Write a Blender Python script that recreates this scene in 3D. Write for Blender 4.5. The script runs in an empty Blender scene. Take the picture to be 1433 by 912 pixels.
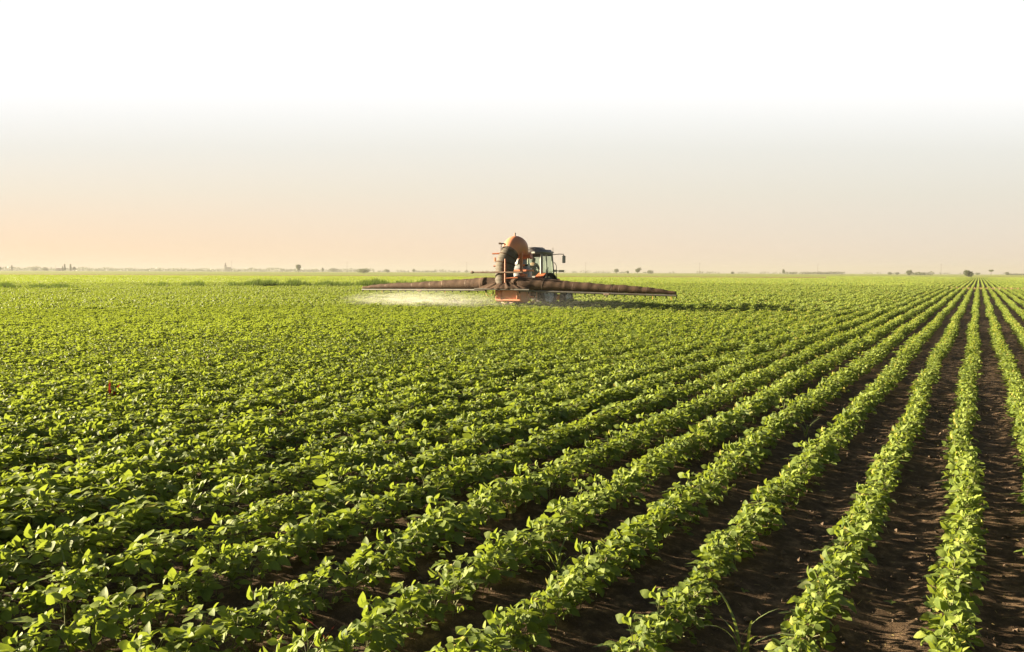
import bpy, math, random
import numpy as np
from mathutils import Vector, Matrix, noise as mnoise
R = math.radians
scn = bpy.context.scene
# ------------------------------------------------------------------ camera
CAM_H = 1.9
FPX = 1100.0                       # focal length in pixels of the 1433 px wide photograph
YAW = R(30.65); PITCH = R(3.93); ROLL = R(-0.23)
cd = bpy.data.cameras.new('camera'); cam = bpy.data.objects.new('camera', cd)
scn.collection.objects.link(cam); scn.camera = cam
cd.sensor_width = 36.0; cd.lens = FPX / 1433.0 * 36.0
cd.clip_start = 0.1; cd.clip_end = 20000
cam.location = (0, 0, CAM_H)
cam.matrix_world = (Matrix.Translation((0, 0, CAM_H)) @ Matrix.Rotation(YAW, 4, 'Z')
                    @ Matrix.Rotation(R(90) - PITCH, 4, 'X') @ Matrix.Rotation(-ROLL, 4, 'Z'))
CF = np.array([-math.sin(YAW), math.cos(YAW)])     # view forward on the ground
CR = np.array([math.cos(YAW), math.sin(YAW)])      # view right on the ground
# ------------------------------------------------------------------ light
EXPO = 2.15
SUN_EL = R(13.0); SUN_PHI = R(74)                   # sun azimuth, left of the view axis
sd = CF * math.cos(SUN_PHI) - CR * math.sin(SUN_PHI)
SUN = Vector((sd[0] * math.cos(SUN_EL), sd[1] * math.cos(SUN_EL), math.sin(SUN_EL)))
sl = bpy.data.lights.new('sun', 'SUN'); so = bpy.data.objects.new('sun', sl); scn.collection.objects.link(so)
sl.energy = 5.0; sl.angle = R(0.6); sl.color = (1.0, 0.84, 0.57)
so.rotation_euler = SUN.to_track_quat('Z', 'Y').to_euler()
so.location = (-60, -30, 60)
vs = scn.view_settings
vs.view_transform = 'Standard'; vs.look = 'None'; vs.gamma = 1; vs.exposure = EXPO; vs.use_curve_mapping = False

w = bpy.data.worlds.new('World'); scn.world = w; w.use_nodes = True
nt = w.node_tree; nt.nodes.clear(); N = nt.nodes.new; LK = nt.links.new
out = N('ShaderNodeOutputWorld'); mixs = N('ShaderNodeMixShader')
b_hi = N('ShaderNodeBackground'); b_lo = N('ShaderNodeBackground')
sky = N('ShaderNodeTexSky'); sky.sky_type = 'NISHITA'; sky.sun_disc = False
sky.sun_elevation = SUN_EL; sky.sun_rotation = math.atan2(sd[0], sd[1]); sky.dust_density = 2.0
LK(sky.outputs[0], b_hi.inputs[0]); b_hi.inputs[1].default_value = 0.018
tc = N('ShaderNodeTexCoord'); sep = N('ShaderNodeSeparateXYZ'); LK(tc.outputs['Generated'], sep.inputs[0])
def ramp(stops, src):
    r = N('ShaderNodeValToRGB'); e = r.color_ramp.elements
    while len(e) < len(stops): e.new(0.5)
    for el, (p, c) in zip(e, stops): el.position = p; el.color = (*c, 1)
    LK(src, r.inputs[0]); return r.outputs[0]
def s2l(*c):
    return tuple(((v / 255 + 0.055) / 1.055) ** 2.4 if v > 10 else v / 255 / 12.92 for v in c)
fwd = N('ShaderNodeVectorMath'); fwd.operation = 'DOT_PRODUCT'; LK(tc.outputs['Generated'], fwd.inputs[0]); fwd.inputs[1].default_value = (CF[0], CF[1], 0)
def wm(op, a, b):
    q = N('ShaderNodeMath'); q.operation = op
    for k, v in enumerate((a, b)):
        if hasattr(v, 'links'): LK(v, q.inputs[k])
        else: q.inputs[k].default_value = v
    return q.outputs[0]
# made-up fade to white in the sky colour, with a long straight edge
hgt = wm('DIVIDE', sep.outputs[2], wm('MAXIMUM', fwd.outputs['Value'], .15))
cool = ramp([(0.0, s2l(230, 214, 196)), (0.03, s2l(233, 219, 202)), (0.10, s2l(231, 227, 214)), (0.155, s2l(235, 235, 228)),
             (0.19, s2l(245, 246, 243)), (0.218, s2l(255, 255, 254)), (0.24, (1.05, 1.05, 1.05))], hgt)
warm = ramp([(0.0, s2l(253, 218, 181)), (0.03, s2l(253, 221, 187)), (0.10, s2l(243, 232, 213)), (0.155, s2l(240, 238, 230)),
             (0.19, s2l(247, 247, 244)), (0.218, s2l(255, 255, 255)), (0.24, (1.05, 1.05, 1.05))], hgt)
dot = N('ShaderNodeVectorMath'); dot.operation = 'DOT_PRODUCT'
LK(tc.outputs['Generated'], dot.inputs[0]); dot.inputs[1].default_value = (-CR[0], -CR[1], 0)
mr = N('ShaderNodeMapRange'); LK(dot.outputs['Value'], mr.inputs[0])
mr.inputs[1].default_value = -0.45; mr.inputs[2].default_value = 0.6
mx = N('ShaderNodeMix'); mx.data_type = 'RGBA'; LK(mr.outputs[0], mx.inputs[0]); LK(cool, mx.inputs[6]); LK(warm, mx.inputs[7])
LK(mx.outputs[2], b_lo.inputs[0]); b_lo.inputs[1].default_value = 2 ** -EXPO * 1.03
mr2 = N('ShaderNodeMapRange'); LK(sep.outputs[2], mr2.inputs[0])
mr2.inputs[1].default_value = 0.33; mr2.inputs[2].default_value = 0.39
mr3 = N('ShaderNodeMapRange'); LK(fwd.outputs['Value'], mr3.inputs[0]); mr3.inputs[1].default_value = .72; mr3.inputs[2].default_value = .45  # sky above and behind the view made darker to cut fill light
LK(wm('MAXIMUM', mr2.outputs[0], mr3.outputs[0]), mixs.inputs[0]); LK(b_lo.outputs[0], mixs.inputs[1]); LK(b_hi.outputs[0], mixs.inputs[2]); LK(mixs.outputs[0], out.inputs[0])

cy = scn.cycles
cy.use_denoising = True; cy.max_bounces = 6; cy.diffuse_bounces = 3; cy.transmission_bounces = 3
cy.glossy_bounces = 2; cy.volume_bounces = 1; cy.transparent_max_bounces = 8
try: cy.denoising_input_passes = 'RGB_ALBEDO_NORMAL'; cy.denoising_prefilter = 'ACCURATE'
except Exception: pass
cy.sample_clamp_indirect = 4

# ------------------------------------------------------------------ helpers
random.seed(7); rng = np.random.default_rng(7)
COL = scn.collection
def ground_at(px, py, z=0.0):
    """ground point seen at a pixel of the photograph"""
    d = cam.matrix_world.to_3x3() @ Vector(((px - 716.5) / FPX, -(py - 456) / FPX, -1))
    t = (z - CAM_H) / d.z
    return Vector((d.x * t, d.y * t, z))
def bearing(px, depth, z=0.0):
    l = (px - 716.5) / FPX * depth
    p = CF * depth + CR * l
    return Vector((p[0], p[1], z))
def tag(o, label=None, cat=None, group=None, kind=None):
    for k, v in (('label', label), ('category', cat), ('group', group), ('kind', kind)):
        if v: o[k] = v
    return o
def empty(name, loc=(0, 0, 0), rz=0):
    o = bpy.data.objects.new(name, None); COL.objects.link(o); o.location = loc; o.rotation_euler = (0, 0, rz)
    o.empty_display_size = 0.2
    return o
def mesh_from(name, V, F, mats=(), smooth=False):
    me = bpy.data.meshes.new(name)
    me.from_pydata([tuple(v) for v in V], [], F); me.update()
    for m in mats: me.materials.append(m)
    if smooth: me.shade_smooth()
    return me
class MB:
    def __init__(s): s.v = []; s.f = []
    def add(s, V, F):
        n = len(s.v); s.v += [tuple(p) for p in V]; s.f += [tuple(i + n for i in f) for f in F]; return s
    def box(s, c, d, rot=None, taper=1.0):
        V = []
        for z in (-1, 1):
            t = taper if z > 0 else 1
            for x, y in ((-1, -1), (1, -1), (1, 1), (-1, 1)):
                p = Vector((x * d[0] / 2 * t, y * d[1] / 2 * t, z * d[2] / 2))
                if rot is not None: p = rot @ p
                V.append(p + Vector(c))
        return s.add(V, [(3, 2, 1, 0), (4, 5, 6, 7), (0, 1, 5, 4), (1, 2, 6, 5), (2, 3, 7, 6), (3, 0, 4, 7)])
    def tube(s, P, r, n=8, cap=True, squash=None):
        P = [Vector(p) for p in P]
        if not hasattr(r, '__len__'): r = [r] * len(P)
        V = []; F = []; up = None
        for i, p in enumerate(P):
            t = (P[min(i + 1, len(P) - 1)] - P[max(i - 1, 0)]).normalized()
            if up is None:
                up = Vector((0, 0, 1)) if abs(t.z) < .9 else Vector((0, 1, 0))
            a = t.cross(up).normalized(); b = a.cross(t).normalized(); up = b
            for k in range(n):
                th = 2 * math.pi * k / n
                V.append(p + (a * math.cos(th) + b * math.sin(th) * (squash or 1)) * r[i])
        for i in range(len(P) - 1):
            for k in range(n):
                k2 = (k + 1) % n
                F.append((i * n + k, i * n + k2, (i + 1) * n + k2, (i + 1) * n + k))
        if cap: F.append(tuple(range(n))[::-1]); F.append(tuple((len(P) - 1) * n + k for k in range(n)))
        return s.add(V, F)
    def ring(s, c, axis, prof, n=28, closed=False):
        """lathe: prof = [(axial, radius)], axis x"""
        V = []; F = []; m = len(prof)
        for k in range(n):
            th = 2 * math.pi * k / n
            for a, r in prof:
                V.append(Vector(c) + Vector((a, r * math.cos(th), r * math.sin(th))) if axis == 'x' else
                         Vector(c) + Vector((r * math.cos(th), r * math.sin(th), a)))
        mm = m if closed else m - 1
        for k in range(n):
            k2 = (k + 1) % n
            for i in range(mm):
                j = (i + 1) % m
                F.append((k * m + i, k * m + j, k2 * m + j, k2 * m + i))
        return s.add(V, F)
    def prism(s, poly, x0, x1):
        """polygon in (y,z) extruded along x"""
        n = len(poly)
        V = [(x0, y, z) for y, z in poly] + [(x1, y, z) for y, z in poly]
        F = [tuple(range(n)), tuple(range(2 * n - 1, n - 1, -1))] + [(i, i + n, (i + 1) % n + n, (i + 1) % n) for i in range(n)]
        return s.add(V, F)
    def build(s, name, mat, parent=None, smooth=False, bevel=0):
        me = mesh_from(name, s.v, s.f, [mat] if not isinstance(mat, (list, tuple)) else mat)
        o = bpy.data.objects.new(name, me); COL.objects.link(o)
        if parent: o.parent = parent
        import bmesh
        bm = bmesh.new(); bm.from_mesh(me); bmesh.ops.recalc_face_normals(bm, faces=bm.faces)
        if bevel: bmesh.ops.bevel(bm, geom=list(bm.edges), offset=bevel, segments=2, affect='EDGES', clamp_overlap=True)
        bm.to_mesh(me); bm.free()
        if smooth: me.shade_smooth()
        return o
# ------------------------------------------------------------------ materials
def new_mat(name):
    m = bpy.data.materials.new(name); m.use_nodes = True
    t = m.node_tree; t.nodes.clear()
    return m, t, t.nodes.new, t.links.new
def surf(name, c1, c2, rough=.5, metal=0, scale=6, bump=.0, dirt=.5, spec=.5):
    m, t, N, L = new_mat(name)
    o = N('ShaderNodeOutputMaterial'); p = N('ShaderNodeBsdfPrincipled'); L(p.outputs[0], o.inputs[0])
    tc = N('ShaderNodeTexCoord'); n = N('ShaderNodeTexNoise'); n.inputs['Scale'].default_value = scale
    n.inputs['Detail'].default_value = 6; n.inputs['Roughness'].default_value = .65
    L(tc.outputs['Object'], n.inputs[0])
    r = N('ShaderNodeMapRange'); L(n.outputs[0], r.inputs[0]); r.inputs[1].default_value = .38; r.inputs[2].default_value = .38 + dirt * .5
    x = N('ShaderNodeMix'); x.data_type = 'RGBA'; L(r.outputs[0], x.inputs[0]); x.inputs[6].default_value = (*c1, 1); x.inputs[7].default_value = (*c2, 1)
    L(x.outputs[2], p.inputs['Base Color']); p.inputs['Roughness'].default_value = rough; p.inputs['Metallic'].default_value = metal
    p.inputs['Specular IOR Level'].default_value = spec
    if bump:
        b = N('ShaderNodeBump'); b.inputs['Strength'].default_value = bump; b.inputs['Distance'].default_value = .05
        L(n.outputs[0], b.inputs['Height']); L(b.outputs[0], p.inputs['Normal'])
    return m
def leaf_mat(name, dark, light, under, trans, tf=.35, rough=.45, spec=.35):
    """two-sided leaf: colour varies per leaflet (attribute), per plant and in broad patches of the field"""
    m, t, N, L = new_mat(name)
    o = N('ShaderNodeOutputMaterial'); p = N('ShaderNodeBsdfPrincipled'); tr = N('ShaderNodeBsdfTranslucent'); ms = N('ShaderNodeMixShader')
    at = N('ShaderNodeAttribute'); at.attribute_name = 'leafvar'
    g = N('ShaderNodeNewGeometry'); n = N('ShaderNodeTexNoise'); n.inputs['Scale'].default_value = .22; n.inputs['Detail'].default_value = 5
    L(g.outputs['Position'], n.inputs[0])
    oi = N('ShaderNodeObjectInfo')
    a1 = N('ShaderNodeMath'); a1.operation = 'MULTIPLY_ADD'; L(n.outputs[0], a1.inputs[0]); a1.inputs[1].default_value = 1.1; a1.inputs[2].default_value = -.45
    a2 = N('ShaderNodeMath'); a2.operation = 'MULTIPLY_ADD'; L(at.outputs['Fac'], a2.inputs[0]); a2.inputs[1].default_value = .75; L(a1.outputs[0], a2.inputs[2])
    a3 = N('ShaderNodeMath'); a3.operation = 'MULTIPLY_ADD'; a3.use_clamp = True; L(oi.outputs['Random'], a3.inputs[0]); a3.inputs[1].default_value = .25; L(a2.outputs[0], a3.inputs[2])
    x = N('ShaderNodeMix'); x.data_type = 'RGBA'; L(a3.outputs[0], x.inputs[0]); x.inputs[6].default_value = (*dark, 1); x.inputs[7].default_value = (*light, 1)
    # a few yellowed and browned leaves
    old = N('ShaderNodeMapRange'); L(at.outputs['Fac'], old.inputs[0]); old.inputs[1].default_value = .93; old.inputs[2].default_value = .98; old.inputs[4].default_value = .7
    xo = N('ShaderNodeMix'); xo.data_type = 'RGBA'; L(old.outputs[0], xo.inputs[0]); L(x.outputs[2], xo.inputs[6]); xo.inputs[7].default_value = (light[0] * 1.6, light[1] * .95, light[2] * 1.3, 1)
    y = N('ShaderNodeMix'); y.data_type = 'RGBA'; L(g.outputs['Backfacing'], y.inputs[0]); L(xo.outputs[2], y.inputs[6]); y.inputs[7].default_value = (*under, 1)
    # fine vein-like mottling
    tc = N('ShaderNodeTexCoord'); n2 = N('ShaderNodeTexNoise'); n2.inputs['Scale'].default_value = 90; n2.inputs['Detail'].default_value = 3
    L(tc.outputs['Object'], n2.inputs[0])
    hs = N('ShaderNodeHueSaturation'); L(y.outputs[2], hs.inputs['Color'])
    v = N('ShaderNodeMapRange'); L(n2.outputs[0], v.inputs[0]); v.inputs[1].default_value = .3; v.inputs[2].default_value = .7; v.inputs[3].default_value = .8; v.inputs[4].default_value = 1.2
    L(v.outputs[0], hs.inputs['Value'])
    L(hs.outputs[0], p.inputs['Base Color']); p.inputs['Roughness'].default_value = rough; p.inputs['Specular IOR Level'].default_value = spec
    b = N('ShaderNodeBump'); b.inputs['Strength'].default_value = .35; b.inputs['Distance'].default_value = .004; L(n2.outputs[0], b.inputs['Height']); L(b.outputs[0], p.inputs['Normal'])
    tr.inputs[0].default_value = (*trans, 1)
    ms.inputs[0].default_value = tf
    L(p.outputs[0], ms.inputs[1]); L(tr.outputs[0], ms.inputs[2]); L(ms.outputs[0], o.inputs[0])
    return m
M = {}
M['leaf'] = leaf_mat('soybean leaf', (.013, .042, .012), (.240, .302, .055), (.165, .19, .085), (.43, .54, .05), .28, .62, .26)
M['stem'] = surf('green stem', (.16, .20, .06), (.20, .16, .07), .6)
M['grass'] = leaf_mat('grass blade', (.09, .15, .035), (.24, .29, .08), (.2, .25, .1), (.34, .42, .06), .4)
M['tallgrass'] = leaf_mat('tall far grass', (.05, .085, .02), (.11, .15, .035), (.12, .15, .05), (.16, .24, .03), .25, .85, .08)
M['drygrass'] = leaf_mat('dry grass', (.24, .18, .08), (.36, .30, .14), (.32, .26, .14), (.4, .32, .12), .3, .85, .1)
M['redleaf'] = leaf_mat('red weed leaf', (.10, .018, .014), (.19, .035, .025), (.2, .06, .04), (.25, .03, .02), .3)
M['treeleaf'] = leaf_mat('tree foliage', (.035, .06, .02), (.09, .12, .035), (.1, .12, .05), (.15, .2, .04), .25)
M['bark'] = surf('bark', (.11, .08, .055), (.06, .045, .03), .9)
M['orange'] = surf('faded orange paint', (.80, .30, .15), (.62, .28, .17), .5, dirt=.7, scale=3)
M['red'] = surf('red orange paint', (.74, .22, .09), (.55, .20, .11), .45, dirt=.8, scale=4)
M['canvas'] = surf('brown canvas', (.115, .072, .048), (.08, .05, .036), .85, scale=2.5, bump=.5, spec=.15)
M['duct'] = surf('dark rubberised duct', (.15, .125, .10), (.10, .085, .065), .75, scale=5, bump=.3, spec=.25)
M['rail'] = surf('dull aluminium rail', (.14, .14, .13), (.11, .09, .07), .6, metal=.1, scale=5)
M['tank'] = surf('grey white plastic tank', (.42, .45, .47), (.3, .31, .32), .5, scale=3)
M['roof'] = surf('dark grey cab roof', (.20, .195, .20), (.28, .26, .24), .5, scale=3)
M['pillar'] = surf('cab pillar paint', (.36, .37, .35), (.42, .4, .37), .5, scale=5)
M['black'] = surf('black rubber', (.022, .022, .023), (.05, .045, .04), .8, scale=8)
M['tyre'] = surf('dusty tyre rubber', (.06, .058, .055), (.14, .12, .10), .85, scale=6, bump=.3)
M['rimgrey'] = surf('light grey wheel rim', (.75, .76, .76), (.30, .28, .25), .45, scale=8)
M['rimwhite'] = surf('white wheel rim', (.8, .82, .82), (.6, .58, .55), .45, scale=8)
M['steel'] = surf('rusty steel', (.16, .10, .07), (.26, .2, .16), .6, metal=.4)
M['lamp'] = surf('lamp lens', (.7, .7, .66), (.6, .6, .55), .2)
M['yellow'] = surf('yellow plastic', (.6, .42, .08), (.5, .3, .06), .5)
M['skin'] = surf('skin', (.42, .24, .16), (.38, .2, .13), .6)
M['navy'] = surf('navy work shirt', (.02, .028, .05), (.035, .04, .06), .9)
M['hair'] = surf('dark hair', (.02, .014, .01), (.03, .02, .015), .7)
M['seat'] = surf('seat fabric', (.05, .045, .04), (.08, .07, .06), .9)
M['wall'] = surf('pale plaster', (.55, .5, .43), (.45, .4, .34), .9, scale=1)
M['tile'] = surf('roof tile', (.22, .1, .06), (.16, .08, .05), .9, scale=1)
m, t, N, L = new_mat('cab glass'); o = N('ShaderNodeOutputMaterial'); ms = N('ShaderNodeMixShader')
tr = N('ShaderNodeBsdfTransparent'); tr.inputs[0].default_value = (.84, .93, .86, 1); gl = N('ShaderNodeBsdfPrincipled')
gl.inputs['Base Color'].default_value = (.12, .15, .13, 1); gl.inputs['Roughness'].default_value = .08
nn = N('ShaderNodeTexNoise'); nn.inputs['Scale'].default_value = 3; rr = N('ShaderNodeMapRange'); L(nn.outputs[0], rr.inputs[0]); rr.inputs[3].default_value = .06; rr.inputs[4].default_value = .22
L(rr.outputs[0], ms.inputs[0]); L(tr.outputs[0], ms.inputs[1]); L(gl.outputs[0], ms.inputs[2]); L(ms.outputs[0], o.inputs[0]); M['glass'] = m

# soil and far fields: one ground material, driven by where the fields lie
m, t, N, L = new_mat('soil and fields')
o = N('ShaderNodeOutputMaterial'); p = N('ShaderNodeBsdfPrincipled'); L(p.outputs[0], o.inputs[0]); p.inputs['Roughness'].default_value = .95; p.inputs['Specular IOR Level'].default_value = .1
g = N('ShaderNodeNewGeometry')
def nz(scale, det=6, rough=.6, src=None):
    n = N('ShaderNodeTexNoise'); n.inputs['Scale'].default_value = scale; n.inputs['Detail'].default_value = det; n.inputs['Roughness'].default_value = rough
    L(src or g.outputs['Position'], n.inputs[0]); return n.outputs[0]
def rmp(src, stops, interp='LINEAR'):
    r = N('ShaderNodeValToRGB'); r.color_ramp.interpolation = interp; e = r.color_ramp.elements
    while len(e) < len(stops): e.new(.5)
    for el, (q, c) in zip(e, stops): el.position = q; el.color = (*c, 1)
    L(src, r.inputs[0]); return r.outputs[0]
def mixc(f, a, b):
    x = N('ShaderNodeMix'); x.data_type = 'RGBA'
    if hasattr(f, 'links'): L(f, x.inputs[0])
    else: x.inputs[0].default_value = f
    for k, q in ((6, a), (7, b)):
        if hasattr(q, 'links'): L(q, x.inputs[k])
        else: x.inputs[k].default_value = (*q, 1)
    return x.outputs[2]
def mth(op, a, b=None, clamp=False):
    x = N('ShaderNodeMath'); x.operation = op; x.use_clamp = clamp
    for k, q in ((0, a), (1, b)):
        if q is None: continue
        if hasattr(q, 'links'): L(q, x.inputs[k])
        else: x.inputs[k].default_value = q
    return x.outputs[0]
soil = rmp(nz(9, 8, .7), [(.3, (.045, .029, .019)), (.52, (.105, .07, .044)), (.72, (.30, .20, .12))])
grit = rmp(nz(160, 2, .5), [(.62, (0, 0, 0)), (.72, (1, 1, 1))])
soil = mixc(mth('MULTIPLY', grit, .5), soil, (.30, .21, .14))
dfd = N('ShaderNodeVectorMath'); dfd.operation = 'DOT_PRODUCT'; L(g.outputs['Position'], dfd.inputs[0]); dfd.inputs[1].default_value = (CF[0], CF[1], 0)
depth = dfd.outputs['Value']
mp = N('ShaderNodeMapping'); mp.inputs['Scale'].default_value = (.010, .010, .01); mp.inputs['Rotation'].default_value = (0, 0, -YAW)
L(g.outputs['Position'], mp.inputs[0])
mp2 = N('ShaderNodeMapping'); mp2.inputs['Scale'].default_value = (.12, 1.0, 1); L(mp.outputs[0], mp2.inputs[0])
band = nz(1.0, 5, .6, mp2.outputs[0])
far = rmp(band, [(.30, (.20, .30, .04)), (.42, (.30, .38, .06)), (.5, (.40, .38, .09)), (.56, (.24, .33, .05)), (.64, (.38, .32, .11)), (.75, (.20, .29, .045))])
far = mixc(mth('MULTIPLY', nz(.25, 8, .7), .5), far, (.12, .17, .035))
dry = mixc(nz(.05, 5), (.30, .18, .09), (.22, .19, .07))
# a dry headland strip 396..412 m out, running across the view
wob = mth('MULTIPLY', nz(.01, 3), 14.0)
dd = mth('ADD', depth, wob)
strip = mth('MULTIPLY', mth('GREATER_THAN', dd, 318.0), mth('LESS_THAN', dd, 405.0))
far = mixc(mth('MULTIPLY', strip, .8), far, dry)
isfar = N('ShaderNodeMapRange'); L(depth, isfar.inputs[0]); isfar.inputs[1].default_value = 240; isfar.inputs[2].default_value = 252
under = mixc(mth('MULTIPLY', 1.0, .0), soil, soil)
L(mixc(isfar.outputs[0], under, far), p.inputs['Base Color'])
hb = mth('ADD', mth('MULTIPLY', nz(28, 6, .7), .7), mth('MULTIPLY', nz(120, 3, .6), .3))
b = N('ShaderNodeBump'); b.inputs['Strength'].default_value = .9; b.inputs['Distance'].default_value = .02; L(hb, b.inputs['Height']); L(b.outputs[0], p.inputs['Normal'])
M['ground'] = m

# ------------------------------------------------------------------ rows of the crop
ROW = 0.60; ROW0 = -0.075
def row_drift(k, y):
    return .030 * math.sin(y * .37 + k * 1.7) + .018 * math.sin(y * 1.13 + k * 4.1)
# ------------------------------------------------------------------ ground sheet
def axis(lo, hi, step, end, g=1.16):
    a = list(np.arange(lo, hi, step)); s = step; q = hi
    while q < end: a.append(q); s *= g; q += s
    a.append(end); s = step * g; q = lo - s; pre = []
    while q > -end: pre.append(q); s *= g; q -= s
    pre.append(-end)
    return np.array(pre[::-1] + a)
gx = axis(-9, 3.4, .04, 6500.0); gy = axis(1.2, 14, .045, 6500.0)
X, Y = np.meshgrid(gx, gy, indexing='ij')
def vnoise(x, y, seed):
    xi = np.floor(x).astype(np.int64); yi = np.floor(y).astype(np.int64); fx = x - xi; fy = y - yi
    fx = fx * fx * (3 - 2 * fx); fy = fy * fy * (3 - 2 * fy)
    def h(a, b):
        q = (a * 374761393 + b * 668265263 + seed * 1274126177) & 0xffffffff
        q = ((q ^ (q >> 13)) * 1274126177) & 0xffffffff
        return ((q ^ (q >> 16)) & 0xffff) / 65535.0
    return (h(xi, yi) * (1 - fx) * (1 - fy) + h(xi + 1, yi) * fx * (1 - fy) + h(xi, yi + 1) * (1 - fx) * fy + h(xi + 1, yi + 1) * fx * fy)
rr = np.sqrt(X ** 2 + Y ** 2); fade = np.clip((22 - rr) / 8, 0, 1)
fine = fade * ((X > -9.2) & (X < 3.6) & (Y > 1) & (Y < 14.2))
Z = fine * (.016 * (vnoise(X * 4, Y * 4, 1) - .5) + .018 * (vnoise(X * 9, Y * 9, 2) - .5) + .02 * np.maximum(vnoise(X * 17, Y * 17, 3) - .55, 0))
Z += fine * .018 * np.cos((X - ROW0) / ROW * 2 * math.pi)
V = np.stack([X, Y, Z], -1).reshape(-1, 3); ny = len(gy)
ii, jj = np.meshgrid(np.arange(len(gx) - 1), np.arange(ny - 1), indexing='ij')
a = (ii * ny + jj).ravel(); F = np.stack([a, a + ny, a + ny + 1, a + 1], 1)
me = bpy.data.meshes.new('ground'); me.vertices.add(len(V)); me.vertices.foreach_set('co', V.ravel())
me.loops.add(F.size); me.loops.foreach_set('vertex_index', F.ravel().astype(np.int32))
me.polygons.add(len(F)); me.polygons.foreach_set('loop_start', np.arange(0, F.size, 4, dtype=np.int32))
me.update(calc_edges=True); me.materials.append(M['ground']); me.shade_smooth()
go = bpy.data.objects.new('ground', me); COL.objects.link(go); tag(go, kind='structure')
# dirt track crossing the rows at 110 m
M['track'] = surf('dry trodden earth', (.26, .17, .09), (.2, .2, .07), .95, scale=.8, bump=.3)
TRK = 110.0
tm = MB(); nseg = 60
vv = []; ff = []
for i in range(nseg + 1):
    x = -90 + 190 * i / nseg
    vv += [(x, TRK - .9 + .25 * math.sin(x * .31), .006), (x, TRK + 1.1 + .25 * math.sin(x * .23 + 2), .006)]
    if i: ff.append((2 * i - 2, 2 * i, 2 * i + 1, 2 * i - 1))
tm.add(vv, ff); tag(tm.build('dirt_track', M['track']), kind='structure')

# ------------------------------------------------------------------ leaves and plants (numpy builders)
class Foliage:
    def __init__(s): s.V = []; s.F = []; s.var = []; s.mi = []; s.n = 0
    def add(s, V, F, var, mi=0):
        s.V.append(np.asarray(V, float)); s.F += [tuple(i + s.n for i in f) for f in F]
        s.var += [var] * len(F); s.mi += [mi] * len(F); s.n += len(V)
    def mesh(s, name, mats, smooth=True):
        me = bpy.data.meshes.new(name); me.from_pydata(np.concatenate(s.V).tolist(), [], s.F)
        at = me.attributes.new('leafvar', 'FLOAT', 'FACE'); at.data.foreach_set('value', s.var)
        for q in mats: me.materials.append(q)
        me.polygons.foreach_set('material_index', s.mi)
        if smooth: me.shade_smooth()
        me.update(); return me
STAT = [(0, 0), (.18, .36), (.42, .5), (.68, .38), (.88, .17), (1, 0)]
def leaf_local(detail, Ln, Wd, droop, fold, curl):
    if detail == 0:
        V = []; rows = []
        for u, wv in STAT:
            z = -droop * u * u * Ln + curl * math.sin(u * 5) * Ln * .05
            y = u * Ln
            if wv == 0: rows.append((len(V),)); V.append((0, y, z))
            else:
                hw = wv * Wd; rows.append((len(V), len(V) + 1, len(V) + 2))
                V += [(-hw, y, z + fold * hw + curl * .12 * hw), (0, y, z), (hw, y, z + fold * hw - curl * .12 * hw)]
        F = []
        for a, b in zip(rows, rows[1:]):
            if len(a) == 1: F += [(a[0], b[1], b[0]), (a[0], b[2], b[1])]
            elif len(b) == 1: F += [(a[0], a[1], b[0]), (a[1], a[2], b[0])]
            else: F += [(a[0], a[1], b[1], b[0]), (a[1], a[2], b[2], b[1])]
        return np.array(V), F
    hw = .5 * Wd; z2 = -droop * Ln * .45
    V = [(0, 0, 0), (-hw * .95, .35 * Ln, fold * hw), (-hw * .55, .75 * Ln, fold * hw * .5 + z2 * .6), (0, Ln, z2), (hw * .55, .75 * Ln, fold * hw * .5 + z2 * .6), (hw * .95, .35 * Ln, fold * hw)]
    return np.array(V), [(0, 3, 2, 1), (0, 5, 4, 3)]
def unit(v): return v / (np.linalg.norm(v) + 1e-9)
SUNN = np.array(SUN)
def place(V, org, ydir, nrm):
    y = unit(ydir); n = nrm - y * np.dot(nrm, y); n = unit(n); x = np.cross(y, n)
    return org + V[:, :1] * x + V[:, 1:2] * y + V[:, 2:3] * n
def stick(fo, a, b, r, mi=1, n=3, r2=None):
    t = unit(b - a); u = unit(np.cross(t, np.array([.3, .9, .1]))); v = np.cross(t, u); V = []
    r2 = r if r2 is None else r2
    for q, rr in ((a, r), (b, r2)):
        for k in range(n):
            th = 2 * math.pi * k / n; V.append(q + (u * math.cos(th) + v * math.sin(th)) * rr)
    fo.add(V, [(k, (k + 1) % n, n + (k + 1) % n, n + k) for k in range(n)], .5, mi)
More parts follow.
